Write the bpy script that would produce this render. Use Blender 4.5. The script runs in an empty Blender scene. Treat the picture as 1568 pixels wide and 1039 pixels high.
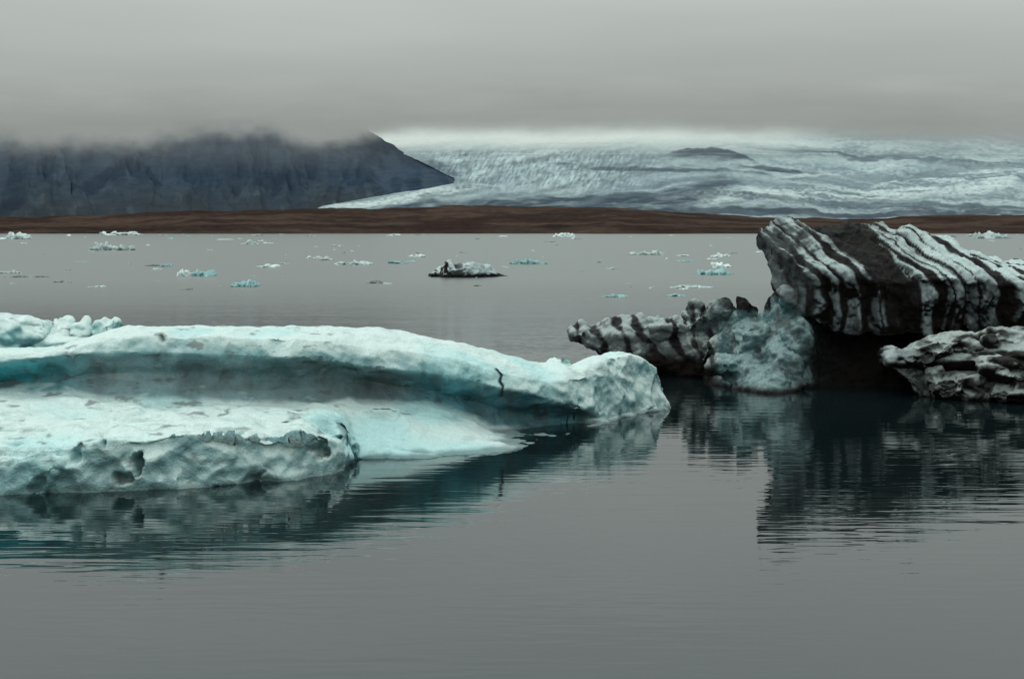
import bpy, bmesh, math, numpy as np
from mathutils import Vector
rng=np.random.default_rng(7)
F=2154.0; CAMH=8.0; HZ=350.0; CX=784.0     # site survey constants (camera 8 m above lake)
scene=bpy.context.scene

# ------------------------------------------------------------------ helpers
def W(px,py,Y):
    px=np.asarray(px,float);py=np.asarray(py,float);Y=np.asarray(Y,float)
    return np.stack([(px-CX)/F*Y, Y+0*px, CAMH-(py-HZ)/F*Y],-1)
def lakeY(py): return CAMH*F/(np.asarray(py,float)-HZ)
def sst(a,b,x):
    t=np.clip((x-a)/(b-a),0,1); return t*t*(3-2*t)
def pchip(x,y,xi):
    x=np.asarray(x,float);y=np.asarray(y,float);xi=np.asarray(xi,float)
    h=np.diff(x);d=np.diff(y)/h
    m=np.zeros_like(y);m[0]=d[0];m[-1]=d[-1]
    for i in range(1,len(x)-1):
        if d[i-1]*d[i]>0:
            w1=2*h[i]+h[i-1];w2=h[i]+2*h[i-1]
            m[i]=(w1+w2)/(w1/d[i-1]+w2/d[i])
    k=np.clip(np.searchsorted(x,xi)-1,0,len(x)-2)
    t=(np.clip(xi,x[0],x[-1])-x[k])/h[k]
    return (2*t**3-3*t**2+1)*y[k]+(t**3-2*t**2+t)*h[k]*m[k]+(-2*t**3+3*t**2)*y[k+1]+(t**3-t**2)*h[k]*m[k+1]
def _h(ix,iy,iz,s):
    n=(ix.astype(np.uint32)*np.uint32(374761393))^(iy.astype(np.uint32)*np.uint32(668265263))^(iz.astype(np.uint32)*np.uint32(2246822519))^np.uint32((s*3266489917)&0xffffffff)
    n=(n^(n>>np.uint32(13)))*np.uint32(1274126177); n=(n^(n>>np.uint32(15)))*np.uint32(2654435761)
    return ((n^(n>>np.uint32(16))).astype(np.float64))/4294967295.0
def vn(p,s=0):
    i=np.floor(p).astype(np.int64);f=p-i;u=f*f*f*(f*(f*6-15)+10);r=0
    for a in (0,1):
        for b in (0,1):
            for c in (0,1):
                w=(u[:,0] if a else 1-u[:,0])*(u[:,1] if b else 1-u[:,1])*(u[:,2] if c else 1-u[:,2])
                r=r+w*_h(i[:,0]+a,i[:,1]+b,i[:,2]+c,s)
    return r*2-1
def fbm(p,oct=4,s=0,g=.5):
    r=0;a=1;t=0;R=np.array([[.8,.36,-.48],[-.6,.48,-.64],[0,.8,.6]])
    q=p
    for o in range(oct):
        r=r+a*vn(q,s+o*17);t+=a;a*=g;q=(q@R)*2.03+7.3
    return r/t*1.5
def fan(p,oct=4,s=0,g=.5):   # anisotropic fbm: keeps axes (for streaks)
    r=0;a=1;t=0;q=p
    for o in range(oct):
        r=r+a*vn(q,s+o*17);t+=a;a*=g;q=q*2.03+7.3
    return r/t*1.5
def f3(x,y,z=0): 
    x=np.asarray(x,float); return np.stack([x,y+0*x,z+0*x],-1)
def voro(p,s=0):
    i=np.floor(p).astype(np.int64);best=np.full(len(p),9.)
    for a in (-1,0,1):
        for b in (-1,0,1):
            for c in (-1,0,1):
                x,y,z=i[:,0]+a,i[:,1]+b,i[:,2]+c
                d=(x+_h(x,y,z,s)-p[:,0])**2+(y+_h(x,y,z,s+1)-p[:,1])**2+(z+_h(x,y,z,s+2)-p[:,2])**2
                best=np.minimum(best,d)
    return best
def mesh_obj(name,V,Fc,mat=None,smooth=True,col=None,link=True):
    me=bpy.data.meshes.new(name); me.from_pydata(np.asarray(V).tolist(),[],[tuple(int(k) for k in f) for f in Fc]); me.update()
    if smooth: me.polygons.foreach_set('use_smooth',[True]*len(me.polygons))
    if col is not None: set_col(me,col)
    ob=bpy.data.objects.new(name,me)
    if link: scene.collection.objects.link(ob)
    if mat: me.materials.append(mat)
    return ob
def set_col(me,col,name='tint'):
    a=me.color_attributes.new(name,'FLOAT_COLOR','POINT')
    c=np.ones((len(me.vertices),4),np.float32); c[:,:col.shape[1]]=col; a.data.foreach_set('color',c.ravel())
def grid_faces(nu,nv,off=0,keep=None):
    a=(np.arange(nu-1)[:,None]*nv+np.arange(nv-1)[None,:])
    f=np.stack([a,a+nv,a+nv+1,a+1],-1).reshape(-1,4)
    if keep is not None: f=f[keep[f].all(1)]
    return f+off
def loft(stations,rows,du=6,dv=7,lin=.65):
    st=np.asarray(stations,float)
    u=np.unique(np.concatenate([np.arange(st[0],st[-1],du),[st[-1]]]))
    P=[np.asarray(pchip(st,r[0],u)) for r in rows]; Yv=[np.asarray(pchip(st,r[1],u)) for r in rows]
    P=np.array(P);Yv=np.array(Yv); n=len(rows)
    vi=np.linspace(0,n-1,(n-1)*dv+1); k=np.arange(n)
    V=np.zeros((len(u),len(vi),3))
    for i in range(len(u)):
        w=W(np.full(n,u[i]),P[:,i],Yv[:,i])
        for c in range(3): V[i,:,c]=(1-lin)*pchip(k,w[:,c],vi)+lin*np.interp(vi,k,w[:,c])
    nu,nv=len(u),len(vi); Vf=V.reshape(-1,3); Fc=[list(f) for f in grid_faces(nu,nv)]
    for i in range(nu-1): Fc.append([i*nv+nv-1,(i+1)*nv+nv-1,(i+1)*nv,i*nv])
    for base in (0,(nu-1)*nv):
        c=len(Vf); Vf=np.vstack([Vf,Vf[base:base+nv].mean(0)])
        for j in range(nv):
            j2=(j+1)%nv
            Fc.append([c,base+j,base+j2] if base==0 else [c,base+j2,base+j])
    return Vf,Fc
_ic={}
def ico(c,r,sub=3,seed=0,amp=.25,rot=0):
    if sub not in _ic:
        bm=bmesh.new(); bmesh.ops.create_icosphere(bm,subdivisions=sub,radius=1)
        _ic[sub]=(np.array([v.co[:] for v in bm.verts]),[[v.index for v in f.verts] for f in bm.faces]);bm.free()
    V,Fc=_ic[sub]
    V=V*(1+amp*fbm(V*1.7+seed*3.1,3,seed))[:,None]*np.asarray(r)
    cr,sr=math.cos(rot),math.sin(rot)
    V=np.stack([V[:,0]*cr-V[:,2]*sr,V[:,1],V[:,0]*sr+V[:,2]*cr],-1)
    return V+np.asarray(c),Fc
def join(parts):
    V=[];Fc=[];o=0
    for v,f in parts:
        V.append(v); Fc+= [[k+o for k in q] for q in f]; o+=len(v)
    return np.vstack(V),Fc
def remesh(parts,voxel):
    V,Fc=join(parts); ob=mesh_obj('tmp',V,Fc)
    m=ob.modifiers.new('r','REMESH');m.mode='VOXEL';m.voxel_size=voxel;m.use_smooth_shade=True
    dg=bpy.context.evaluated_depsgraph_get(); me=bpy.data.meshes.new_from_object(ob.evaluated_get(dg))
    bpy.data.objects.remove(ob); return me
def getv(me):
    n=len(me.vertices); a=np.empty(n*3,np.float32); me.vertices.foreach_get('co',a)
    b=np.empty(n*3,np.float32); me.vertices.foreach_get('normal',b)
    return a.reshape(-1,3).astype(float),b.reshape(-1,3).astype(float)
def setv(me,v): me.vertices.foreach_set('co',v.astype(np.float32).ravel()); me.update()
def mixc(a,b,t):
    t=np.clip(np.asarray(t),0,1)[:,None]; return a*(1-t)+b*t
def C(*c): return np.array(c,float)[None,:]
def proj(V): return CX+V[:,0]/V[:,1]*F, HZ+(CAMH-V[:,2])/V[:,1]*F

# ------------------------------------------------------------------ materials
def new_mat(name):
    m=bpy.data.materials.new(name);m.use_nodes=True;nt=m.node_tree;nt.nodes.clear();return m,nt
def N(nt,t,**k):
    n=nt.nodes.new(t)
    for a,b in k.items():
        if a in n.inputs.keys(): n.inputs[a].default_value=b
        else: setattr(n,a,b)
    return n
def tint_mat(name,rough=.5,bumps=((5,.04),(18,.015)),var=.18,vscale=8,spec=.3):
    m,nt=new_mat(name);L=nt.links.new
    out=N(nt,'ShaderNodeOutputMaterial');b=N(nt,'ShaderNodeBsdfPrincipled')
    b.inputs['Roughness'].default_value=rough;b.inputs['Specular IOR Level'].default_value=spec
    at=N(nt,'ShaderNodeAttribute',attribute_name='tint');tc=N(nt,'ShaderNodeTexCoord')
    no=N(nt,'ShaderNodeTexNoise');no.inputs['Scale'].default_value=vscale;no.inputs['Detail'].default_value=5;no.inputs['Roughness'].default_value=.65
    L(tc.outputs['Object'],no.inputs['Vector'])
    mr=N(nt,'ShaderNodeMapRange');mr.inputs['From Min'].default_value=.25;mr.inputs['From Max'].default_value=.75
    mr.inputs['To Min'].default_value=1-var;mr.inputs['To Max'].default_value=1+var
    L(no.outputs['Fac'],mr.inputs['Value'])
    vm=N(nt,'ShaderNodeVectorMath',operation='SCALE');L(at.outputs['Color'],vm.inputs[0]);L(mr.outputs[0],vm.inputs['Scale'])
    L(vm.outputs[0],b.inputs['Base Color'])
    prev=None
    for sc,di in bumps:
        n=N(nt,'ShaderNodeTexNoise');n.inputs['Scale'].default_value=sc;n.inputs['Detail'].default_value=4;n.inputs['Roughness'].default_value=.6
        L(tc.outputs['Object'],n.inputs['Vector'])
        bp=N(nt,'ShaderNodeBump');bp.inputs['Distance'].default_value=di;bp.inputs['Strength'].default_value=1
        L(n.outputs['Fac'],bp.inputs['Height'])
        if prev: L(prev.outputs[0],bp.inputs['Normal'])
        prev=bp
    if prev: L(prev.outputs[0],b.inputs['Normal'])
    L(b.outputs[0],out.inputs[0]);return m
ICE=tint_mat('glacier_ice',.36,((3.5,.09),(14,.03)),.08,5,.4)
STR=tint_mat('dirty_striped_ice',.55,((5,.08),(16,.04)),.24,7,.06)
FLOE=tint_mat('floe_ice',.5,((.8,.2),),.15,2)
ROCK=tint_mat('hazy_basalt_mountain',.95,((.02,10),),.22,.015,.0)
BROWN=tint_mat('moraine_gravel',.95,((.05,4),),.35,.06,.0)
GLAC=tint_mat('outlet_glacier_ice',.9,((.04,4),),.12,.03,.0)

# ------------------------------------------------------------------ LEFT ICEBERG
st=[-330,-150,0,60,120,200,300,400,480,520,545,640,720,780,840,880,920,960,1000,1020,1030]
r0=[775,765,757,757,755,752,748,738,731,722,703,702,698,690,672,663,650,638,630,626,640]
r1p=[708,706,703,690,678,672,660,668,664,676,664,677,684,681,666,660,648,636,629,625,638]
r1y=[41.5,42,42.6,42.6,42.8,43.2,43.6,44.5,45.2,46.6,49.4,50.2,50.6,51.6,54.2,55.3,57.6,59.9,61.6,62.5,62.5]
r2p=[656,656,652,648,644,642,640,640,640,642,638,647,661,668,661,657,646,635,628,624,636]
r2y=[44.5,45,45.2,45.4,45.5,45.7,46.2,47,47.8,49,51,51.7,52.2,53.2,55,55.8,57.9,60,61.7,62.6,62.6]
r3p=[602,602,602,604,607,610,614,617,620,617,613,618,638,655,656,654,645,636,627,622,635]
r3y=[49.3,49.3,49.3,49.3,49.3,49.4,49.9,50.6,51.1,51.8,52.6,53.7,54.8,55.7,56.6,56.9,58.0,60.1,61.8,62.7,62.7]
r4p=[580,581,586,580,574,570,572,576,579,580,582,592,610,628,640,643,640,634,624,619,630]
r4y=[50.1,50.1,50.1,50.1,50,50,50.5,51.2,51.7,52.4,53.2,54.3,55.4,56.5,57.5,57.8,58.2,60.2,61.85,62.75,62.8]
r5p=[551,551,554,548,542,540,542,546,549,554,559,570,583,597,611,622,632,630,618,614,628]
r5y=[49.0,49.0,49.0,49.1,49.2,49.4,49.9,50.4,50.8,51.3,51.8,52.9,53.8,54.8,55.8,56.6,58.1,60.1,61.9,62.8,62.8]
r6p=[538,538,542,540,528,516,515,515,519,525,530,541,557,573,584,580,574,580,588,602,626]
r6y=[49.3,49.3,49.3,49.4,49.5,49.7,50.2,50.8,51.3,51.8,52.3,53.3,54.2,55.1,56.2,57.0,58.2,60.1,62.0,62.9,62.9]
r7p=[529,529,536,534,520,501,498,499,497,499,502,513,529,545,557,554,540,540,558,578,622]
r7y=[51,51,50.8,50.8,51,51.6,52.5,53.3,54,54.4,54.8,55.8,56.6,57.3,58.3,58.8,59.6,61.1,62.6,63.3,63.1]
r8y=[y+3.2 for y in r7y[:-3]]+[65,64,63.3]; r8p=[p+4 for p in r7p[:-3]]+[568,595,626]
r9y=[y+5 for y in r8y[:-3]]+[67,65,63.6]; r9p=[HZ+(CAMH+1)*F/y for y in r9y]
rb_y=[lakeY(a)-.1 for a in r0]; rb_p=[HZ+(CAMH+1.0)*F/y for y in rb_y]
rows=[(rb_p,rb_y),(r0,[lakeY(a) for a in r0]),(r1p,r1y),(r2p,r2y),(r3p,r3y),(r4p,r4y),(r5p,r5y),(r6p,r6y),(r7p,r7y),(r8p,r8y),(r9p,r9y)]
parts=[loft(st,rows)]
def lump(px,py,Y,rx,ry,rz,seed,amp=.35,rot=0):
    return ico(W(px,py,Y),(rx,ry,rz),3,seed,amp,rot)
for i,(px,py,Y,rx,ry,rz) in enumerate([(-30,515,55,2.2,1.6,.95),(12,506,55,.9,1.2,.75),(-150,512,55,2.4,1.6,1.0),(64,520,55.5,.3,.8,.62),(82,520,56,.22,.8,.72),(100,516,56,.4,.8,.66),(130,516,56,.4,.8,.66),(162,509,56,.45,.8,.55),(176,506,56,.25,.8,.5),
    (110,540,56,2.4,1.4,.8),
    (275,744,43.5,.40,.4,.5),(100,722,43.0,.5,.6,.7),(128,725,43.1,.25,.4,.6),(505,705,46.6,.3,.5,.5),(530,700,48.2,.25,.5,.5),(545,690,49,.2,.5,.4),(858,562,60,.7,.7,.55)]):
    parts.append(lump(px,py,Y,rx,ry,rz,i+3))
me=remesh(parts,.06)
V,Nn=getv(me)
px,py=proj(V);rt=sst(840,900,px)
V+=Nn*(.13*fbm(V*[.45,.45,.7],3,5)+.05*fbm(V*1.3,2,3)+rt*.75*(.9*np.sqrt(voro(V*[.62,.5,.38]+.15*fbm(V,2,9)[:,None],77))-.62))[:,None]
setv(me,V); V,Nn=getv(me)
wv=V+.28*np.stack([fbm(V*1.1,2,11),fbm(V*1.1,2,12),fbm(V*1.1,2,13)],-1)
steep=1-np.clip(Nn[:,2],0,1)
front=sst(49.5,48,V[:,1])*sst(545,500,px)*sst(2.3,1.2,V[:,2])
V+=Nn*((np.sqrt(voro(wv*[.7,.7,.95],21))-.55)*(.12+.18*steep+.18*front)+(np.sqrt(voro(wv*2.0,31))-.5)*(.03+.06*steep+.05*front)
      -.20*front*np.abs(fbm(V*[.8,.8,.5],3,44))+.02*fbm(V*3.2,2,45))[:,None]
sh=sst(50.5,49,V[:,1])*sst(.5,.85,Nn[:,2])
V[:,2]-=sh*.15*np.exp(-(fan(V*[.35,1.1,.5],3,47)/.12)**2)
setv(me,V);V,Nn=getv(me)
Wp=V+.26*np.stack([fbm(V*1.8,2,61),fbm(V*1.8,2,62),fbm(V*1.8,2,63)],-1)
hol=np.zeros(len(V))
def dig(V,px,py,Y,rx,ry,rz,dep,dirv=(0,1,-.15)):
    c=W(px,py,Y); d=((Wp-c)/np.array([rx,ry,rz])); q=(d**2).sum(1)
    w=np.clip(1-q,0,1)**.7
    return V+np.array(dirv)[None,:]*(w*dep)[:,None], w
for a in [(210,700,43.2,.28,1,.38,1.0),(192,725,43.1,.2,1,.24,.6),(172,682,43.2,.16,.7,.2,.4),(118,690,43,.16,.7,.3,.4),(487,690,45.8,.25,.9,.35,.6),(440,645,47.8,.4,.9,.3,.5),(467,638,48.3,.25,.7,.22,.4),(30,660,44.5,.45,.8,.22,.35),(525,670,48,.3,1.1,.45,.6),(600,634,51.8,1.0,.8,.2,.25),(60,740,42.4,.35,.8,.18,.4),(345,735,44.2,.4,.8,.14,.35),(400,728,44.9,.35,.8,.14,.35)]:
    V,w=dig(V,*a);hol=np.maximum(hol,w*(a[-1]>.45))
V,w=dig(V,347,660,44.9,.5,.5,.3,.5,(0,.1,-1));hol=np.maximum(hol,w*.8)
V,w=dig(V,290,655,45.4,1.1,.25,.3,.15,(0,.1,-1));hol=np.maximum(hol,w*.3)
px,py=proj(V)
ck=np.array([[760,566],[768,575],[765,585],[770,592],[768,606]])
dist=np.full(len(V),99.)
for a,b in zip(ck[:-1],ck[1:]):
    ab=b-a;t=np.clip(((px-a[0])*ab[0]+(py-a[1])*ab[1])/(ab@ab),0,1);dist=np.minimum(dist,np.hypot(px-a[0]-t*ab[0],py-a[1]-t*ab[1]))
ck2=.8*np.exp(-((px-(246+.35*(py-515)))/3.5)**2)*sst(510,515,py)*sst(528,520,py)*(V[:,1]<53)
crack=np.maximum(np.exp(-(dist/1.7)**2)*(V[:,1]<57),ck2)
V[:,1]+=.22*crack
setv(me,V);V,Nn=getv(me);px,py=proj(V)
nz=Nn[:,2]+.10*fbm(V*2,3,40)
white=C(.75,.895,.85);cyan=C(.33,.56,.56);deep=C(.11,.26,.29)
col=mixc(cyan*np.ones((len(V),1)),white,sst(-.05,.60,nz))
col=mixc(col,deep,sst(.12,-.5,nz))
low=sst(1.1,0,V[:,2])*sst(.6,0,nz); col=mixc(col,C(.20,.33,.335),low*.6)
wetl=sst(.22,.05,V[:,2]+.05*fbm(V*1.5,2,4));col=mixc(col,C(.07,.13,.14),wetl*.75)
gv=pchip(st,r5p,px); gb=pchip(st,r3p,px)
groove=sst(-5,6,py-gv+4*fbm(V*1.3,2,6))*sst(4,-8,py-gb+6*fbm(V*[.7,.7,1.5],3,7))*(V[:,1]>48.0)*sst(905,860,px)
gcol=mixc(C(.135,.205,.22)*np.ones((len(V),1)),C(.03,.33,.39),sst(170,20,px))  # teal wall darkened: shade under the lip put into the ice colour
gcol=mixc(gcol,C(.09,.29,.345),sst(600,680,px)*.85)
gcol=gcol*(1+.45*fan(V*[1.3,.6,.35],4,57)+.25*fan(V*[.3,.3,3.0],3,157))[:,None]
col=mixc(col,gcol,groove*.92*sst(1.1,.7,nz))
band=sst(-26,-6,py-gv+6*fbm(V*[.5,.5,.5],3,58))*sst(12,-4,py-gv)*(V[:,1]>48.0)*sst(930,880,px); col=mixc(col,C(.20,.41,.43),band*.65*sst(1,.3,nz)*sst(-.7,.2,fbm(V*[.4,.4,.4],2,71)))
dirt=sst(.1,.7,fan(V*[2.4,1,.45],4,50))*sst(.8,.2,nz); col=mixc(col,C(.10,.115,.115),dirt*(.24+.45*groove))
lipd=np.exp(-((py-gv-7+5*fbm(V*[.6,.6,.6],3,52))/2.0)**2)*sst(200,240,px)*sst(640,560,px)*sst(-.2,.3,fbm(V*1.2,3,53))*(V[:,1]>48.0);col=mixc(col,C(.03,.033,.033),lipd*.85)
led=np.exp(-((fan(V*[.16,.16,1.4],3,153))/.035)**2)*sst(.85,.4,nz)*sst(-.1,.4,fbm(V*.7,3,154));col=mixc(col,C(.07,.085,.085),led*.55)
sp=sst(.45,.8,fbm(V*[.8,.8,2.5],4,60));col=mixc(col,C(.38,.48,.46),sp*.35)
deb=sst(.50,.72,fbm(V*[1.6,1.6,5],4,66))*sst(545,500,px);col=mixc(col,C(.09,.09,.085),deb*.65)
sd=sst(.25,.7,fbm(V*[.5,1.0,1],4,68))*sh;col=mixc(col,C(.42,.60,.58),sd*.5)
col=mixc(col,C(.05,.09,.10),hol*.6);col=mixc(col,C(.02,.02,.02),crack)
blu=sst(.1,.8,fbm(V*.35,2,70));col=mixc(col,col*C(.64,.94,.98),blu*.65)
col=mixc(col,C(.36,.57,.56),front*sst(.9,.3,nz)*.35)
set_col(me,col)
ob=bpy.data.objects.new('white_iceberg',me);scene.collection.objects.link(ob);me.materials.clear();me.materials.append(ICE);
me.polygons.foreach_set('use_smooth',[True]*len(me.polygons))

# ------------------------------------------------------------------ STRIPED ICEBERG
def wl(py,dy=0): return [lakeY(p)+dy for p in py]
def below(ys,d=1.0): return [HZ+(CAMH+d)*F/y for y in ys]
P=[]
s=[1158,1166,1178,1192,1230,1262,1300,1350,1372,1380,1400,1450,1500,1568,1720,1950]
T=[349,345,343,342,340,338,337,341,352,345,350,373,390,409,432,470]
B=[356,362,372,385,412,428,430,434,430,434,428,426,432,440,462,500]
Lp=[362,385,415,444,480,500,512,516,516,516,516,514,512,514,520,540]
Ty=[72.5,73,73.5,74,75,76,77,77,76.5,76.5,76.5,76,75.5,75,74,73]
By=[71.8,71.6,71.5,71.4,71.0,70.6,70.3,70.1,70.0,70,69.9,69.8,69.6,69.4,68.9,68.4]
Ly=[72.1,72.1,72.0,71.9,71.5,71.2,71,70.8,70.7,70.6,70.6,70.5,70.3,70,69.5,69.3]
Mp=[(a+b)/2-7 for a,b in zip(T,B)];My=[(a*.38+b*.62) for a,b in zip(Ty,By)]
K2y=[73.5,75,76.5,78,80]+[82]*11;K2p=[360,366,375,385,395]+[400]*11
K3y=[73.5,74.5,75.5,76,77]+[78]*11;K3p=[364,386,412,440,475,495]+[510]*10
P.append(loft(s,[(Lp,Ly),(B,By),(Mp,My),(T,Ty),(K2p,K2y),(K3p,K3y)],5,9,.2))
s=[1205,1260,1350,1400,1500,1600,1950]
wy=[71.2,71.6,71.4,71.2,71,71,71]
P.append(loft(s,[(below(wy),wy),([545]*7,[72.0,72.4,72.2,72.0,72,72,72]),([490]*7,[72.4,72.6,72.5,72.5,72.5,72.5,72.5]),([470]*7,[78]*7),(below([80]*7),[80]*7)],10,5))
s=[1076,1100,1130,1165,1190,1215,1245,1275,1300]
w=[582,590,597,600,602,601,593,590,588];wy=wl(w)
tp=[552,512,497,484,446,436,432,446,480]
m1=[572,570,572,574,575,574,572,570,570];m1y=[a+.7 for a in wy]
m2=[562,545,540,535,528,525,520,520,530];m2y=[a+1.7 for a in wy]
P.append(loft(s,[(below(wy),[a-.2 for a in wy]),(w,wy),(m1,m1y),(m2,m2y),(tp,[74.2,73.6,73.2,72.8,72.5,72.5,72.6,73,74]),([p+10 for p in tp],[78]*9),(below([79]*9),[79]*9)],5,6))
s=[877,895,925,960,1000,1040,1065,1085,1110,1125,1160,1200]
b=[512,522,536,548,562,574,577,580,585,588,592,592];tpp=[505,499,496,493,490,487,478,467,463,470,480,480]
yb=[77.5,77,76.4,76,76,76,75.5,75,73.5,72.8,72,71.5]
P.append(loft(s,[(b,yb),([ (a*.45+c*.55) for a,c in zip(b,tpp)],[y+.1 for y in yb]),(tpp,[y+1.4 for y in yb]),([t+8 for t in tpp],[y+4.5 for y in yb]),([a+4 for a in b],[y+4 for y in yb])],5,7))
s=[985,1020,1060,1120,1200];wy=[78,77,76.2,74.5,73]
P.append(loft(s,[(below(wy),wy),([560]*5,[w_+.3 for w_ in wy]),([545]*5,[w_+1.5 for w_ in wy]),([550]*5,[82]*5),(below([82]*5),[82]*5)],10,4))
P.append(ico(W(1144,482,73.5),(.30,.4,1.0),3,5,.25,.42))
P.append(ico(W(1150,488,73.6),(.62,.5,.5),3,6,.3))
for i,(a,bq,Y,rx,ry,rz) in enumerate([(1105,475,74.5,.8,1,.55),(1070,490,76,.9,1,.6),(1018,505,76.6,.8,1,.6),(1205,470,72,.9,.9,1.2),(1160,520,71.8,1.2,1,1.0),(1215,530,71.2,1,1,1.4),(1120,560,71.5,1,1,.7),(1205,585,70.2,1.0,.8,.4),(1140,588,70.6,1,.6,.35)]):
    P.append(lump(a,bq,Y,rx,ry,rz,i+40,.4))
s=[1352,1368,1390,1412,1440,1475,1505,1512,1568,1700,1950]
w=[552,562,580,606,609,611,613,613,617,624,632]
bt=[545,538,530,523,518,516,516,504,500,498,510]
Yf=[67.8,67.4,67,67,66.5,66,65.6,65.6,64.6,63,61]
md=[550,552,556,562,566,566,566,560,560,560,565]
P.append(loft(s,[([p+5 for p in w],[y+.6 for y in Yf]),(w,[y for y in Yf]),(md,[y+.9 for y in Yf]),([m-14 for m in md],[y+.1 for y in Yf]),(bt,[y+1.5 for y in Yf]),([t+10 for t in bt],[71.5]*11),([p+2 for p in w],[71.5]*11)],5,5))
for i,(a,bq,Y,rx,ry,rz) in enumerate([(1385,550,66.8,1.05,.7,.4),(1435,535,67,1.1,.9,.5),(1475,532,67,.9,.9,.45),(1465,592,65.9,1.1,.8,.6),(1540,520,66.5,1.4,1,.5),(1545,570,65.2,1.3,1,.5),(1560,600,64.9,1.2,.8,.5),(1430,590,66.5,.45,.5,.7),(1640,560,64.5,2.2,1.2,1.2)]):
    P.append(lump(a,bq,Y,rx,ry,rz,i+60,.5,.25*math.sin(i*2.3)))
me=remesh(P,.06)
V,Nn=getv(me)
def region(V):
    px,py=proj(V)
    fg=sst(68.9,67.9,V[:,1])*sst(1345,1360,px)*sst(495,505,py)
    slab=sst(1150,1170,px)*(1-fg)*sst(4,-4,py-pchip([1150,1175,1200,1260,1300,2000],[380,425,457,500,515,520],px))
    butt=sst(1080,1100,px)*sst(1310,1250,px)*(1-slab)*sst(470,480,py+0*px+20*(px>1180))*(V[:,1]<74.6)
    arm=sst(1130,1080,px)
    return px,py,fg,slab,butt,arm
px,py,fg,slab,butt,arm=region(V)
ZB=5.3   # height where the roof breaks into the cliff
def spx(V):
    zz=V[:,2]-ZB
    s_=V[:,0]+np.log1p(np.exp(np.clip(zz/.35,-30,30)))*.35*.95+.26*fbm(V*.5,2,8)+.08*fbm(V*1.7,2,18)
    return CX+s_/70.4*F
sp_=spx(V)
bands=[(1222,4,.5),(1243,4,.55),(1266,6,.85),(1292,4,.7),(1329,7,.95),(1352,3,.5),(1384,18,1.0),(1410,3,.5),(1437,5.5,.95),(1453,2.5,.6),(1477,5.5,1),(1503,3,.6),(1541,9,1),(1580,5,.8),(1610,8,.9),(1660,10,1),(1720,8,.9),(1800,14,1)]
def bandf(s_,wmul=1.0):
    r=0*s_
    for c,w_,a in bands: r=np.maximum(r,a*np.exp(-(np.abs(s_-c)/(w_*wmul))**2.2))
    return r
cl=sst(ZB+.9,ZB-.3,V[:,2])
flute=-.38*bandf(sp_,1.4)*(.45+.55*cl)+.15*fan(np.stack([sp_/9,V[:,1]*.12,V[:,2]*.10],-1),3,9)
V2=V+Nn*(.24*fbm(V*.5,3,15)+.13*fbm(V*.9,4,5))[:,None]
V2+=Nn*(slab*(flute+.24*fan(np.stack([sp_/26,V[:,1]*.5,V[:,2]*.45],-1),2,19)))[:,None]
sa=(V[:,0]+.35*V[:,2])*5.2+3.5*fbm(V*.45,3,21)
V2+=Nn*(arm*(.07*np.sin(sa)+.22*fbm(V*1.3,4,23)))[:,None]
V2+=Nn*(butt*(.18*fan(V*[1.3,.8,.35],3,25)+.14*fbm(V*.8,2,26)))[:,None]
setv(me,V2);V,Nn=getv(me)
wv=V+.25*np.stack([fbm(V*1.3,2,11),fbm(V*1.3,2,12),fbm(V*1.3,2,13)],-1)
V+=Nn*((np.sqrt(voro(wv*[1.0,.9,.55],22))-.5)*(.12+.16*fg+.12*arm)+(np.sqrt(voro(wv*2.6,33))-.5)*(.05+.04*(1-slab))+.03*fbm(V*4,2,46))[:,None]
setv(me,V);V,Nn=getv(me)
px,py,fg,slab,butt,arm=region(V); sp_=spx(V);n=len(V);one=np.ones((n,1))
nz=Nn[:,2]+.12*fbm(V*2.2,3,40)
lite=C(.46,.545,.53);black=C(.010,.0078,.007);blue=C(.10,.175,.185)
col=mixc(black*1.1*one,black*.7,sst(-.3,.3,fbm(V,3,2)))
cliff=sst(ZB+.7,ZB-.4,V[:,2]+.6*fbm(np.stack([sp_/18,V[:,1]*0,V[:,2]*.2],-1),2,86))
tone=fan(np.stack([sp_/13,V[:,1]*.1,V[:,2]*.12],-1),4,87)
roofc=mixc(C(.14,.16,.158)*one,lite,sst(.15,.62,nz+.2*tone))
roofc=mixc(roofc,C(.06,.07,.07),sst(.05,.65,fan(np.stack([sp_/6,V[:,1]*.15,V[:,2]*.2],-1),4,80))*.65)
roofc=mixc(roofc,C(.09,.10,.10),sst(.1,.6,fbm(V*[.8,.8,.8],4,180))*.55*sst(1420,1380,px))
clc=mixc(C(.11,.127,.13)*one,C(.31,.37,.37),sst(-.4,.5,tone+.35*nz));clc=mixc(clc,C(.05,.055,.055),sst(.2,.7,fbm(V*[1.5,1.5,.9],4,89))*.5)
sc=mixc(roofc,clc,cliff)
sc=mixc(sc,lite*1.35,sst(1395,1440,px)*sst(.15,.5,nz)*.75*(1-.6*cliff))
zr=np.clip(V[:,2]-ZB,0,4)
roof=sst(ZB-.6,ZB+.5,V[:,2])
wedge=np.exp(-(np.abs(sp_-(1366+13*zr)+7*fbm(V*[1,1,1],4,181))/(23+9.5*zr))**4)*sst(ZB-.8,ZB+.2,V[:,2])
rib=np.exp(-((sp_-(1372+6*zr)+5*fbm(V*1.2,3,182))/3.5)**2)*sst(.1,.45,fbm(V*[.9,.9,.9],3,183))
wedge=wedge*(1-.6*np.clip(rib,0,1)*roof)
nb=bandf(sp_+3.5*fbm(V*1.5,4,81),1.2+.5*fbm(V*.6,2,82))
dk=np.maximum(nb*(1-.25*roof*sst(.5,.8,nz)*sst(1400,1280,px)),wedge*1.1)
sc=mixc(sc,black*(1.1+1.0*np.clip(fbm(V*[1.5,1.5,3],4,83),-.5,1))[:,None],sst(.17,.46,dk)*.98)
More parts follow.
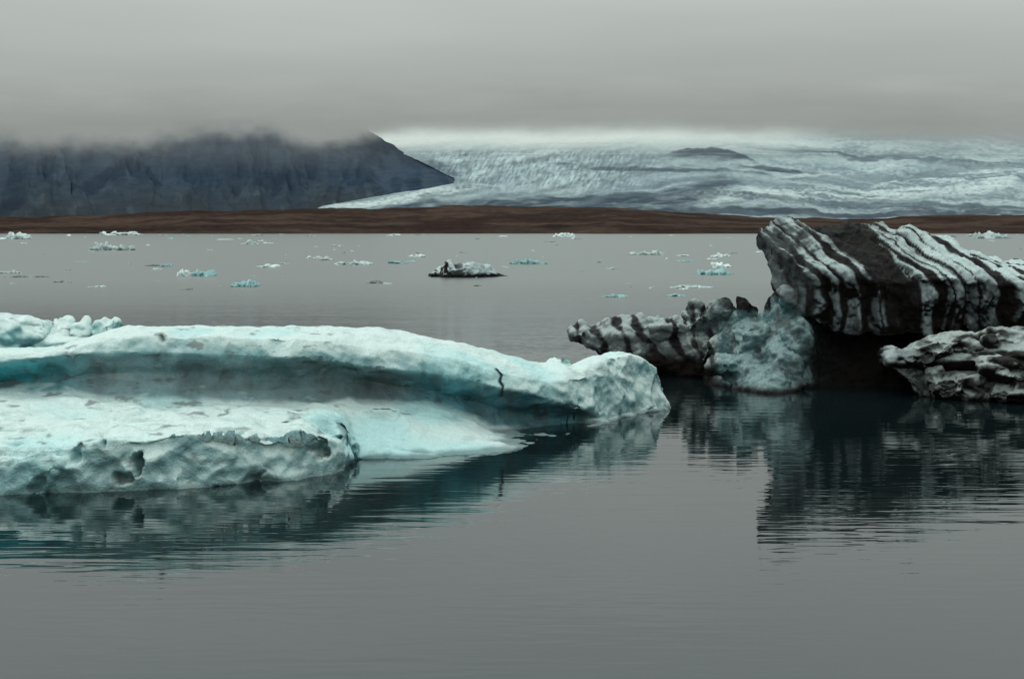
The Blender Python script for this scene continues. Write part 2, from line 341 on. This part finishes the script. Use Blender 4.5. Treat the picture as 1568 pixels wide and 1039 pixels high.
sc=mixc(sc,black*1.3,sst(3.4,2.5,V[:,2]+.8*fbm(V*.9,3,84))*sst(1235,1300,px)*.85)
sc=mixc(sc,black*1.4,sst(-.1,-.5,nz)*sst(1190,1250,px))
lf=sst(1262,1222,px)*sst(.85,.45,nz)
sc=mixc(sc,mixc(C(.13,.145,.145)*one,C(.04,.04,.04),sst(.0,.6,fan(V*[1.8,1,.5],4,94))),lf*.8)
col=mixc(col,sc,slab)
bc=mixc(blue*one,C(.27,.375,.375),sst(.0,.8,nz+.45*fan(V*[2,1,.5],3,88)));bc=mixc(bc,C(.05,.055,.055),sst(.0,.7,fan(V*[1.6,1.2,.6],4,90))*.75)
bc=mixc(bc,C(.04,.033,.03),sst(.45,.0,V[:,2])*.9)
bc=mixc(bc,black*1.0,sst(1222,1262,px+8*fbm(V,3,96))*.97)
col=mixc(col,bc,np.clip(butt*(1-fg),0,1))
sa=(V[:,0]+.35*V[:,2])*5.2+3.5*fbm(V*.45,3,21)
ab=sst(.0,.7,-np.sin(sa)+.9*fbm(V*1.2,3,91))
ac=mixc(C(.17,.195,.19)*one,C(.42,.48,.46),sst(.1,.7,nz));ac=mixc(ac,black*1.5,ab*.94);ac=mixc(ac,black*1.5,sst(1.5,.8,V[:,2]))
ac=mixc(ac,C(.32,.40,.395),sst(1040,1085,px)*sst(2.2,2.8,V[:,2])*.6*sst(.6,.0,fbm(V*1.5,3,95)))
col=mixc(col,ac,arm*sst(.25,.4,1-butt*sst(1070,1120,px)))
tooth=sst(1124,1130,px)*sst(1170,1160,px)*sst(492,484,py);col=mixc(col,black*2,tooth*sst(.4,.1,fbm(V*2,2,7)+.4*(px>1148)))
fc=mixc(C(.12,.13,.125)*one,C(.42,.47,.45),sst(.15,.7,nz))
fb=sst(-.05,.3,fbm(V*[.8,.8,1.9],4,92)-.1*nz);fc=mixc(fc,black*1.5,fb*.94)
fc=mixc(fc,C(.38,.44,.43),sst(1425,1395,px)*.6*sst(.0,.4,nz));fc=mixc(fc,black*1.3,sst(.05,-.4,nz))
col=mixc(col,fc,fg)
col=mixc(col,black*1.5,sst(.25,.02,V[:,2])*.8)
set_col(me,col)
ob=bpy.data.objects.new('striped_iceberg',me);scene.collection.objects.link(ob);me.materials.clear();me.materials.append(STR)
me.polygons.foreach_set('use_smooth',[True]*len(me.polygons))

# ------------------------------------------------------------------ small dirty iceberg in mid-lake
s=[657,663,672,680,684,692,698,712,730,750,757,766,777]
w=[423,424,424,425,425,425,425,425,425,424,424,423,423];tp=[421,414,409,405,398,397,405,402,403,405,414,419,422]
wy=[lakeY(p) for p in w]
Q=[loft(s,[(below(wy,.4),wy),([ (a+b)/2 for a,b in zip(w,tp)],[y+.6 for y in wy]),(tp,[y+1.6 for y in wy]),([t+2 for t in tp],[y+4 for y in wy]),(below([y+5 for y in wy],.4),[y+5 for y in wy])],1.5,5)]
me=remesh(Q,.12);V,Nn=getv(me);V+=Nn*(.24*fbm(V*.9,4,3)+(np.sqrt(voro(V*.9,22))-.5)*.35)[:,None];setv(me,V);V,Nn=getv(me);px,py=proj(V)
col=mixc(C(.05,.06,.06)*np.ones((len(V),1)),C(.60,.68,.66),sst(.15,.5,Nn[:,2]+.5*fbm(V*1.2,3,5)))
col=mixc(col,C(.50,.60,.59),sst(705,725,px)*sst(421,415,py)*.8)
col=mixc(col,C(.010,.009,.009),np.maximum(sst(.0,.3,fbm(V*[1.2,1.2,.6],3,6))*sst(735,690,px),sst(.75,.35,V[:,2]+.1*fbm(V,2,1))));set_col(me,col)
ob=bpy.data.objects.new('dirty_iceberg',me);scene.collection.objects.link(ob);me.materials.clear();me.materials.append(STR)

# ------------------------------------------------------------------ floes
wht=(.64,.75,.72);tur=(.27,.47,.47);gry=(.19,.22,.21);pal=(.42,.51,.49)
def floe(px,py,wp,hp,c,seed,sub=3):
    Y=float(lakeY(py));k=Y/F;parts=[];r=np.random.default_rng(seed)
    nn=max(2,int(wp/9)+1)
    for i in range(nn):
        t=(i+.5)/nn-.5+.06*(r.random()-.5);ww=wp*k/nn*(.55+.5*r.random());hh=hp*k*(.35+.75*r.random()**1.5)*(1-.8*abs(t))
        parts.append(ico(((px-CX)*k+t*wp*k*.95,Y+ww*(r.random()-.5),-.1*hh),(ww,ww*1.3+hh,hh*1.05),sub,seed*7+i,.6))
    V,Fc=join(parts);cc=np.array(c)*(1+.3*fbm(V*(1.2/k/6)*.3,2,seed))[:,None]
    return V,Fc,cc
FL=[(170,383,60,14,pal),(185,360,62,8,wht),(286,422,24,12,wht),(312,422,30,9,tur),(377,438,42,11,tur),(412,409,34,6,wht),(545,405,60,8,pal),(640,393,24,9,wht),
 (807,404,54,7,tur),(862,362.5,32,8,wht),(990,390,52,10,pal),(1105,393,28,9,wht),(1105,409,30,9,wht),(1095,420,58,9,tur),(1060,440,64,5,pal),(25,366,44,10,wht),
 (1515,365,54,16,pal),(940,454,34,4.5,tur),(573,433,22,4,gry),(40,424,66,4,gry),(610,403,26,6,tur),(1035,453,28,4,tur),(235,407,18,6,gry),(255,408,14,6,tur),(382,374,26,5,pal),(935,412,20,4,pal),(1048,400,20,4,tur),(95,432,20,3,gry),(15,418,30,5,pal),(1045,392,14,5,wht),(480,395,20,5,wht),(500,398,20,4,pal)]
for i,(a,b,w_,h_,c) in enumerate(FL):
    V,Fc,cc=floe(a,b,w_,h_,c,i+1); mesh_obj('ice_floe',V,Fc,FLOE,True,cc)
AV=[];AF=[];AC=[];o=0
for i in range(200):
    pyy=359.5+85*rng.random()**2.0;pxx=-300+2200*rng.random()
    if rng.random()<.3 and pxx>600: continue
    w_=3+15*rng.random()**2;h_=1.5+2.0*rng.random()
    V,Fc,cc=floe(pxx,pyy,w_,h_,[wht,pal,tur,gry,pal][rng.integers(5)],i+100,2)
    AV.append(V);AC.append(cc);AF+=[[k+o for k in q] for q in Fc];o+=len(V)
mesh_obj('drift_ice',np.vstack(AV),AF,FLOE,True,np.vstack(AC))

# ------------------------------------------------------------------ terrain
def sheet(name,mat,pxs,pys,Yf,colf,dispf=None,keepf=None):
    PX,PY=np.meshgrid(pxs,pys,indexing='ij');a=PX.ravel();b=PY.ravel();Y=Yf(a,b);V=W(a,b,Y)
    if dispf is not None: V=V+dispf(a,b,V)
    keep=keepf(a,b) if keepf else None
    return mesh_obj(name,V,grid_faces(len(pxs),len(pys),0,keep),mat,True,colf(a,b,V))
pxs=np.arange(-1300,2900,3.);vs=np.linspace(0,1,60)
PX,VV=np.meshgrid(pxs,vs,indexing='ij');a=PX.ravel();v=VV.ravel()
crest=pchip([-1300,0,120,260,420,600,700,900,1000,1150,1300,1450,1568,2900],[330,334,331,325,322,319,316,318,325,332,336,330,330,330],a)+1.6*fbm(f3(a/50,a*0),5,3)
Yb=2120+60*fbm(f3(a/200,0*a),3,4);Y=Yb+v*900
zc=CAMH-(crest-HZ)/F*3000
prof=.25*sst(0,.25,v)+.75*sst(.35,1,v);X=(a-CX)/F*Y
z=-3+prof*(zc+3)+sst(0,.2,v)*(4*fbm(f3(X/60,Y/50),4,6)+2)*(1-.5*v)
V=np.stack([X,Y,z],-1)
nn=fbm(f3(X/110,Y/60),5,8,.6);col=mixc(C(.036,.023,.020)*np.ones((len(a),1)),C(.072,.049,.038),sst(-.4,.6,nn))
col=mixc(col,C(.035,.034,.032),sst(.1,.8,fan(f3(X/400,Y/40),4,9))*.6)
col=mixc(col,C(.13,.095,.07),sst(.16,.02,v)*sst(-.4,.5,nn)*.7*sst(500,100,a));col=mixc(col,C(.022,.018,.017),sst(.1,.25,v)*sst(.45,.3,v)*.6)
mesh_obj('moraine_shore',V,grid_faces(len(pxs),len(vs)),BROWN,True,col)
gx=np.linspace(-12000,12000,60);gy=np.linspace(2300,12000,40);A,B_=np.meshgrid(gx,gy,indexing='ij')
V=np.stack([A.ravel(),B_.ravel(),0*A.ravel()+2],-1);mesh_obj('ground',V,grid_faces(60,40),BROWN,True,np.ones((len(V),1))*C(.04,.045,.05))
yk=[160,190,220,250,280,300,325,340];yv=[11500,9500,7200,5600,4500,3900,3400,3200]
def gY(a,b): return pchip(yk,yv,b)
# mountain (its right flank settles onto the glacier margin)
pxs=np.concatenate([np.arange(-1400,-100,8.),np.arange(-100,770,2.)]);vs=np.linspace(0,1,120)
PX,VV=np.meshgrid(pxs,vs,indexing='ij');a=PX.ravel();v=VV.ravel()
crest=pchip([-1400,-200,0,120,250,330,390,460,520,556,570,584,602,625,650,680,705,730,768],[150,160,172,178,188,182,176,192,196,199,204,213,223,235,247,261,273,294,336],a)+2.2*fbm(f3(a/14,0*a),4,77)
Yf=pchip([-1400,0,500,770],[3700,3700,4150,4450],a);dep=1500.;Y=Yf+v*dep
zc=CAMH-(crest-HZ)/F*(Yf+dep)
spur=fbm(f3(a/75+.8*v,v*1.3),4,3);gul=fbm(f3(a/22+1.5*spur+1.6*v,v*4),4,5)
z=zc*np.clip(v**1.0+np.sin(v*np.pi)*(.24*spur-.06*np.abs(gul)),0,2)
X=(a-CX)/F*Y;V=np.stack([X,Y+250*spur*np.sin(v*np.pi),z],-1)
bp_=338-(338-crest)*v;Y2=gY(a,bp_)+70;V2=W(a,bp_,Y2);bl=sst(520,640,a)[:,None];V=V*(1-bl)+V2*bl
col=mixc(C(.033,.050,.073)*np.ones((len(a),1)),C(.050,.071,.096),sst(-.4,.5,gul));col=mixc(col,C(.042,.052,.060),sst(.45,.1,v))  # bluish rock colour has the distance haze mixed into it
col=mixc(col,C(.095,.118,.14),sst(.25,.9,fbm(f3(a/12+v*4,v*14),5,12))*.36*sst(.9,.2,v))
col=mixc(col,C(.020,.031,.048),sst(.1,.7,fbm(f3(a/40-v*3,v*5),4,14))*.6)
mesh_obj('mountain',V,grid_faces(len(pxs),len(vs)),ROCK,True,col)
# glacier
pxs=np.concatenate([np.arange(440,560,1.5),np.arange(560,1640,1.25),np.arange(1640,3000,8.)]);pys=np.concatenate([np.arange(165,200,2.),np.arange(200,336,.6)])
def gd(a,b,V):
    d=np.zeros_like(V);d[:,2]=(1.8*fbm(f3(a/60,b/14),3,31)+.8*fbm(f3(a/9,b/3),3,32))*V[:,1]/5000*sst(440,520,a)*sst(206,222,b);return d
def keepg(a,b):
    cl_=np.interp(b,[160,202,212,223,236,248,262,272,280,288,300,315,322,336],[560,566,580,598,621,646,676,698,694,655,580,495,480,520])+3*fbm(f3(b/5,0*b),2,5)*sst(250,285,b);return a>cl_-3
def gcol(a,b,V):
    n=len(a);t=sst(760,1150,a)
    ww=9*fbm(f3(a/230,b/70),2,41)+4*fbm(f3(a/55,b/22),3,42)+1.3*fbm(f3(a/14,b/6),2,142)
    q=b+ww+(1-t)*(.16*(a-1000))+t*(-.045*(a-1100))
    st1=fan(f3(a/200,q/9.0),4,43);st2=fan(f3(a/50,q/3.0),4,44)
    sp=fbm(f3(a/5,b/2.4),3,56)
    col=mixc(C(.19,.245,.27)*np.ones((n,1)),C(.36,.44,.445),sst(-.75,.8,st1*.55+st2*.3+.25*sp))
    cr=fan(f3((a+.6*b)/3.2,(b-.3*a)/7),2,45)*sst(620,680,a)*sst(1080,900,a)*sst(222,240,b)*sst(305,275,b);col=col*(1+.38*cr[:,None])
    fold=fan(f3((a*.5-b*2)/30,(b+.15*a+ww)/6),3,49);col=col*(1+.14*fold[:,None])
    db=sst(.2,.7,fan(f3(a/140,q/8),3,46)+.05)*.42*sst(222,240,b);col=mixc(col,C(.11,.145,.17),db)
    def blob(cx,cy,rx,ry,sk=0,rg=.65): 
        d=((a-cx)/rx)**2+((b-cy-sk*(a-cx)+ww*.7)/ry)**2; return sst(1.8,.3,d+rg*fbm(f3(a/22,b/5),4,47))
    hill=sst(-1.5,1.5,b-(226+.0032*(a-1078)**2+1.5*fbm(f3(a/14,b*0),3,59)))*sst(248,232,b-.07*(a-1078)+4*fbm(f3(a/30,b/6),3,60))*sst(1000,1030,a)
    dark=np.maximum.reduce([hill,blob(1190,262,60,3,.05),blob(950,303,150,12,-.03),blob(840,313,220,8,0),blob(1150,323,650,5),blob(672,258,34,14,.35)*.7,blob(1010,258,150,3,.06)*.8,blob(1060,300,70,16,-.25)*.9,blob(900,223,60,1.6)*.6,blob(1240,236,110,2,.06)*.6,blob(1330,308,260,3.5,.03)*.7,blob(1420,246,120,1.6,.03)*.5])
    col=mixc(col,C(.062,.083,.105),np.clip(dark*.88*(1+.3*st2),0,1))
    br=np.maximum.reduce([blob(1330,292,260,9,-.03),blob(1480,274,150,9,-.06),blob(1200,296,120,6,-.10),blob(610,304,125,6,-.15,.1)*1.2,blob(1350,224,200,5,0)*.5,blob(760,238,120,4,-.05)*.5,blob(1290,262,100,3,-.1)*.6])
    br=np.clip(br,0,1)*sst(-.7,.5,st2*.7+.4*st1+.4*sp);col=mixc(col,C(.62,.71,.69),br*.8*(1-dark*.5))
    sn=sst(.0,.8,fan(f3(a/80,q/4.2),4,55)+.3*sp);col=mixc(col,C(.52,.61,.60),sn*.45*sst(1060,1250,a)*(1-dark))
    rs=blob(1420,319,330,4);col=mixc(col,C(.085,.10,.12),rs*.8*sst(-.3,.2,st2))
    top=sst(242,208,b+7*fbm(f3(a/120,b/20),3,48));col=mixc(col,C(.66,.70,.655),top*sst(1350,1150,a)*(1-hill));col=mixc(col,C(.30,.39,.41),top*sst(1150,1400,a)*.5)
    return col
sheet('glacier',GLAC,pxs,pys,gY,gcol,gd,keepg)
# low cloud: emissive sheets with the sky's brightness put into their colour
m,nt=new_mat('stratus_cloud');L=nt.links.new
out=N(nt,'ShaderNodeOutputMaterial');em=N(nt,'ShaderNodeEmission');tr=N(nt,'ShaderNodeBsdfTransparent');mx=N(nt,'ShaderNodeMixShader');at=N(nt,'ShaderNodeAttribute',attribute_name='tint');al=N(nt,'ShaderNodeAttribute',attribute_name='dens')
L(at.outputs['Color'],em.inputs['Color']);L(al.outputs['Fac'],mx.inputs[0]);L(tr.outputs[0],mx.inputs[1]);L(em.outputs[0],mx.inputs[2]);L(mx.outputs[0],out.inputs[0])
CLOUD=m
els=[0,3.3,4.2,5.0,6.2,7.5,9.3,14,22,40,90]
def skyval(el): return np.interp(el,els,[.30,.305,.32,.355,.42,.48,.55,.69,.86,1.02,1.2])
def skytint(el):
    k=np.clip((np.asarray(el,float)-9)/14,0,1)
    return np.stack([.93-.04*k,1.0+0*k,.95+.04*k],-1)
pxs=np.arange(-1400,3000,5.);pys=np.arange(90,272,2.)
parent=bpy.data.objects.new('low_cloud',None);scene.collection.objects.link(parent)
for li,(Y0,off) in enumerate([(3650,0),(6300,-2)]):
    PX,PY=np.meshgrid(pxs,pys,indexing='ij');a=PX.ravel();b=PY.ravel()
    V=W(a,b,np.full(len(a),float(Y0)))
    base=pchip([-1400,0,100,200,260,330,400,450,480,520,560,600,700,900,1200,1350,1568,3000],[238,232,230,234,224,212,208,222,232,220,210,206,205,205,209,218,226,230],a)
    lf_=1-.7*sst(540,640,a)
    base=base+off+9*lf_*fbm(f3(a/60,b/40,li*5),4,51+li)+5*lf_*fbm(f3(a/20,b/14),4,53)+2.5*(1-lf_)*fbm(f3(a/200,b/30,3),3,54)
    wdt=pchip([-1400,400,540,600,1200,1568,3000],[46,42,32,38,38,46,46],a)
    d=sst(0,1,(base+11-b)/wdt)*(.97 if li==0 else .8)*sst(95,135,b)
    hz=(.16*sst(270,225,b)*sst(640,520,a)+.10*sst(262,220,b)*sst(560,640,a)) if li==0 else 0*b  # thin glowing veil imitates haze over mountain and glacier
    d=1-(1-d)*(1-hz)
    el=np.degrees(np.arctan((HZ-b)/F));mott=1+.06*fbm(f3(a/140,b/26,li),4,97)*sst(0,.5,d)
    me_=mesh_obj('cloud_layer_%d'%(li+1),V,grid_faces(len(pxs),len(pys)),CLOUD,True,(skyval(el)*mott)[:,None]*skytint(el))
    set_col(me_.data,np.repeat(d[:,None],3,1),'dens');me_.parent=parent

# ------------------------------------------------------------------ water
m,nt=new_mat('lake_water');L=nt.links.new
out=N(nt,'ShaderNodeOutputMaterial');b=N(nt,'ShaderNodeBsdfPrincipled')
b.inputs['IOR'].default_value=1.52
tc=N(nt,'ShaderNodeTexCoord')
def wn(sx,sy,sc,det,dist):
    mp=N(nt,'ShaderNodeMapping');mp.inputs['Scale'].default_value=(sx,sy,1);mp.inputs['Rotation'].default_value=(0,0,.06)
    L(tc.outputs['Object'],mp.inputs['Vector']);n=N(nt,'ShaderNodeTexNoise');n.inputs['Scale'].default_value=sc;n.inputs['Detail'].default_value=det
    n.inputs['Distortion'].default_value=dist;L(mp.outputs[0],n.inputs['Vector']);return n
sx=N(nt,'ShaderNodeSeparateXYZ');L(tc.outputs['Object'],sx.inputs[0])
mr=N(nt,'ShaderNodeMapRange');mr.inputs['From Min'].default_value=64;mr.inputs['From Max'].default_value=130;mr.inputs['To Min'].default_value=.42;mr.inputs['To Max'].default_value=2.2
L(sx.outputs['Y'],mr.inputs['Value'])
rr=N(nt,'ShaderNodeMapRange');rr.inputs['From Min'].default_value=78;rr.inputs['From Max'].default_value=170;rr.inputs['To Min'].default_value=.0;rr.inputs['To Max'].default_value=.28
L(sx.outputs['Y'],rr.inputs['Value']);L(rr.outputs[0],b.inputs['Roughness'])
# silty base colour, paled with distance to stand in for sky brightness
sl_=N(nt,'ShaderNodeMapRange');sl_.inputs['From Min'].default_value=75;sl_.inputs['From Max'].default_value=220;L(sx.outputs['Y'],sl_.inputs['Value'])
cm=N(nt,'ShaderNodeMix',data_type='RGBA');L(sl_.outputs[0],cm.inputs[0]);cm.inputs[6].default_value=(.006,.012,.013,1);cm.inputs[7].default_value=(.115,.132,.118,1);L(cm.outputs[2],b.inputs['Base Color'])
pt=wn(.03,.10,1,3,.3);pm=N(nt,'ShaderNodeMapRange');pm.inputs['From Min'].default_value=.35;pm.inputs['From Max'].default_value=.65;pm.inputs['To Min'].default_value=.6;pm.inputs['To Max'].default_value=1.3
L(pt.outputs['Fac'],pm.inputs['Value']);mu=N(nt,'ShaderNodeMath',operation='MULTIPLY');L(mr.outputs[0],mu.inputs[0]);L(pm.outputs[0],mu.inputs[1])
prev=None
for (a1,a2,sc,det,di) in [(.22,1.3,1,1,.026),(.6,3.2,1,1.5,.017)]:
    n=wn(a1,a2,sc,det,.3);mm=N(nt,'ShaderNodeMath',operation='MULTIPLY');L(n.outputs['Fac'],mm.inputs[0]);L(mu.outputs[0],mm.inputs[1])
    bp=N(nt,'ShaderNodeBump');bp.inputs['Strength'].default_value=1;bp.inputs['Distance'].default_value=di;L(mm.outputs[0],bp.inputs['Height'])
    if prev: L(prev.outputs[0],bp.inputs['Normal'])
    prev=bp
L(prev.outputs[0],b.inputs['Normal']);L(b.outputs[0],out.inputs[0])
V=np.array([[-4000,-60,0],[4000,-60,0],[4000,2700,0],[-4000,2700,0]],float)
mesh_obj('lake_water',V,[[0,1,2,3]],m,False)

# ------------------------------------------------------------------ world, sun, camera
w=bpy.data.worlds.new('World');scene.world=w;w.use_nodes=True;nt=w.node_tree;nt.nodes.clear();L=nt.links.new
out=N(nt,'ShaderNodeOutputWorld');sky=N(nt,'ShaderNodeTexSky');sky.sky_type='NISHITA';sky.sun_disc=False
SE,SR=math.radians(48),math.radians(-60)
sky.sun_elevation=SE;sky.sun_rotation=SR
b1=N(nt,'ShaderNodeBackground');b1.inputs[1].default_value=.06;L(sky.outputs[0],b1.inputs[0])
tc=N(nt,'ShaderNodeTexCoord');sp=N(nt,'ShaderNodeSeparateXYZ');L(tc.outputs['Generated'],sp.inputs[0])
cn=N(nt,'ShaderNodeTexNoise');cn.inputs['Scale'].default_value=3;cn.inputs['Detail'].default_value=4;mp=N(nt,'ShaderNodeMapping');mp.inputs['Scale'].default_value=(1,1,7);L(tc.outputs['Generated'],mp.inputs[0]);L(mp.outputs[0],cn.inputs[0])
asn=N(nt,'ShaderNodeMath',operation='ARCSINE');L(sp.outputs['Z'],asn.inputs[0])
dv=N(nt,'ShaderNodeMath',operation='DIVIDE');L(asn.outputs[0],dv.inputs[0]);dv.inputs[1].default_value=math.pi/2
rp=N(nt,'ShaderNodeValToRGB');L(dv.outputs[0],rp.inputs[0]);cr=rp.color_ramp
for i_,el in enumerate(els):
    c_=float(skyval(el))*skytint(el)
    if i_==0: e=cr.elements[0]
    elif i_==len(els)-1: e=cr.elements[len(cr.elements)-1]
    else: e=cr.elements.new(el/90)
    e.color=(c_[0],c_[1],c_[2],1)
nm=N(nt,'ShaderNodeMapRange');nm.inputs['To Min'].default_value=.94;nm.inputs['To Max'].default_value=1.06;nm.inputs['From Min'].default_value=.3;nm.inputs['From Max'].default_value=.7;L(cn.outputs['Fac'],nm.inputs['Value'])
b2=N(nt,'ShaderNodeBackground');L(rp.outputs[0],b2.inputs[0]);L(nm.outputs[0],b2.inputs[1])
ms=N(nt,'ShaderNodeMixShader');ms.inputs[0].default_value=.95;L(b1.outputs[0],ms.inputs[1]);L(b2.outputs[0],ms.inputs[2]);L(ms.outputs[0],out.inputs[0])
sl=bpy.data.lights.new('sun','SUN');sl.energy=.8;sl.angle=math.radians(22);sl.color=(1,.975,.93);so=bpy.data.objects.new('sun',sl);scene.collection.objects.link(so)
d=Vector((math.sin(SR)*math.cos(SE),math.cos(SR)*math.cos(SE),math.sin(SE)))
so.rotation_euler=(-d).to_track_quat('-Z','Y').to_euler()
cd=bpy.data.cameras.new('camera');cd.sensor_width=36;cd.lens=36*F/1568;cd.shift_y=-169.5/1568;cd.clip_end=40000;cd.clip_start=.5
co=bpy.data.objects.new('camera',cd);scene.collection.objects.link(co);co.location=(0,0,CAMH);co.rotation_euler=(math.pi/2,0,0);scene.camera=co
scene.view_settings.view_transform='Standard';scene.view_settings.look='None';scene.view_settings.exposure=0
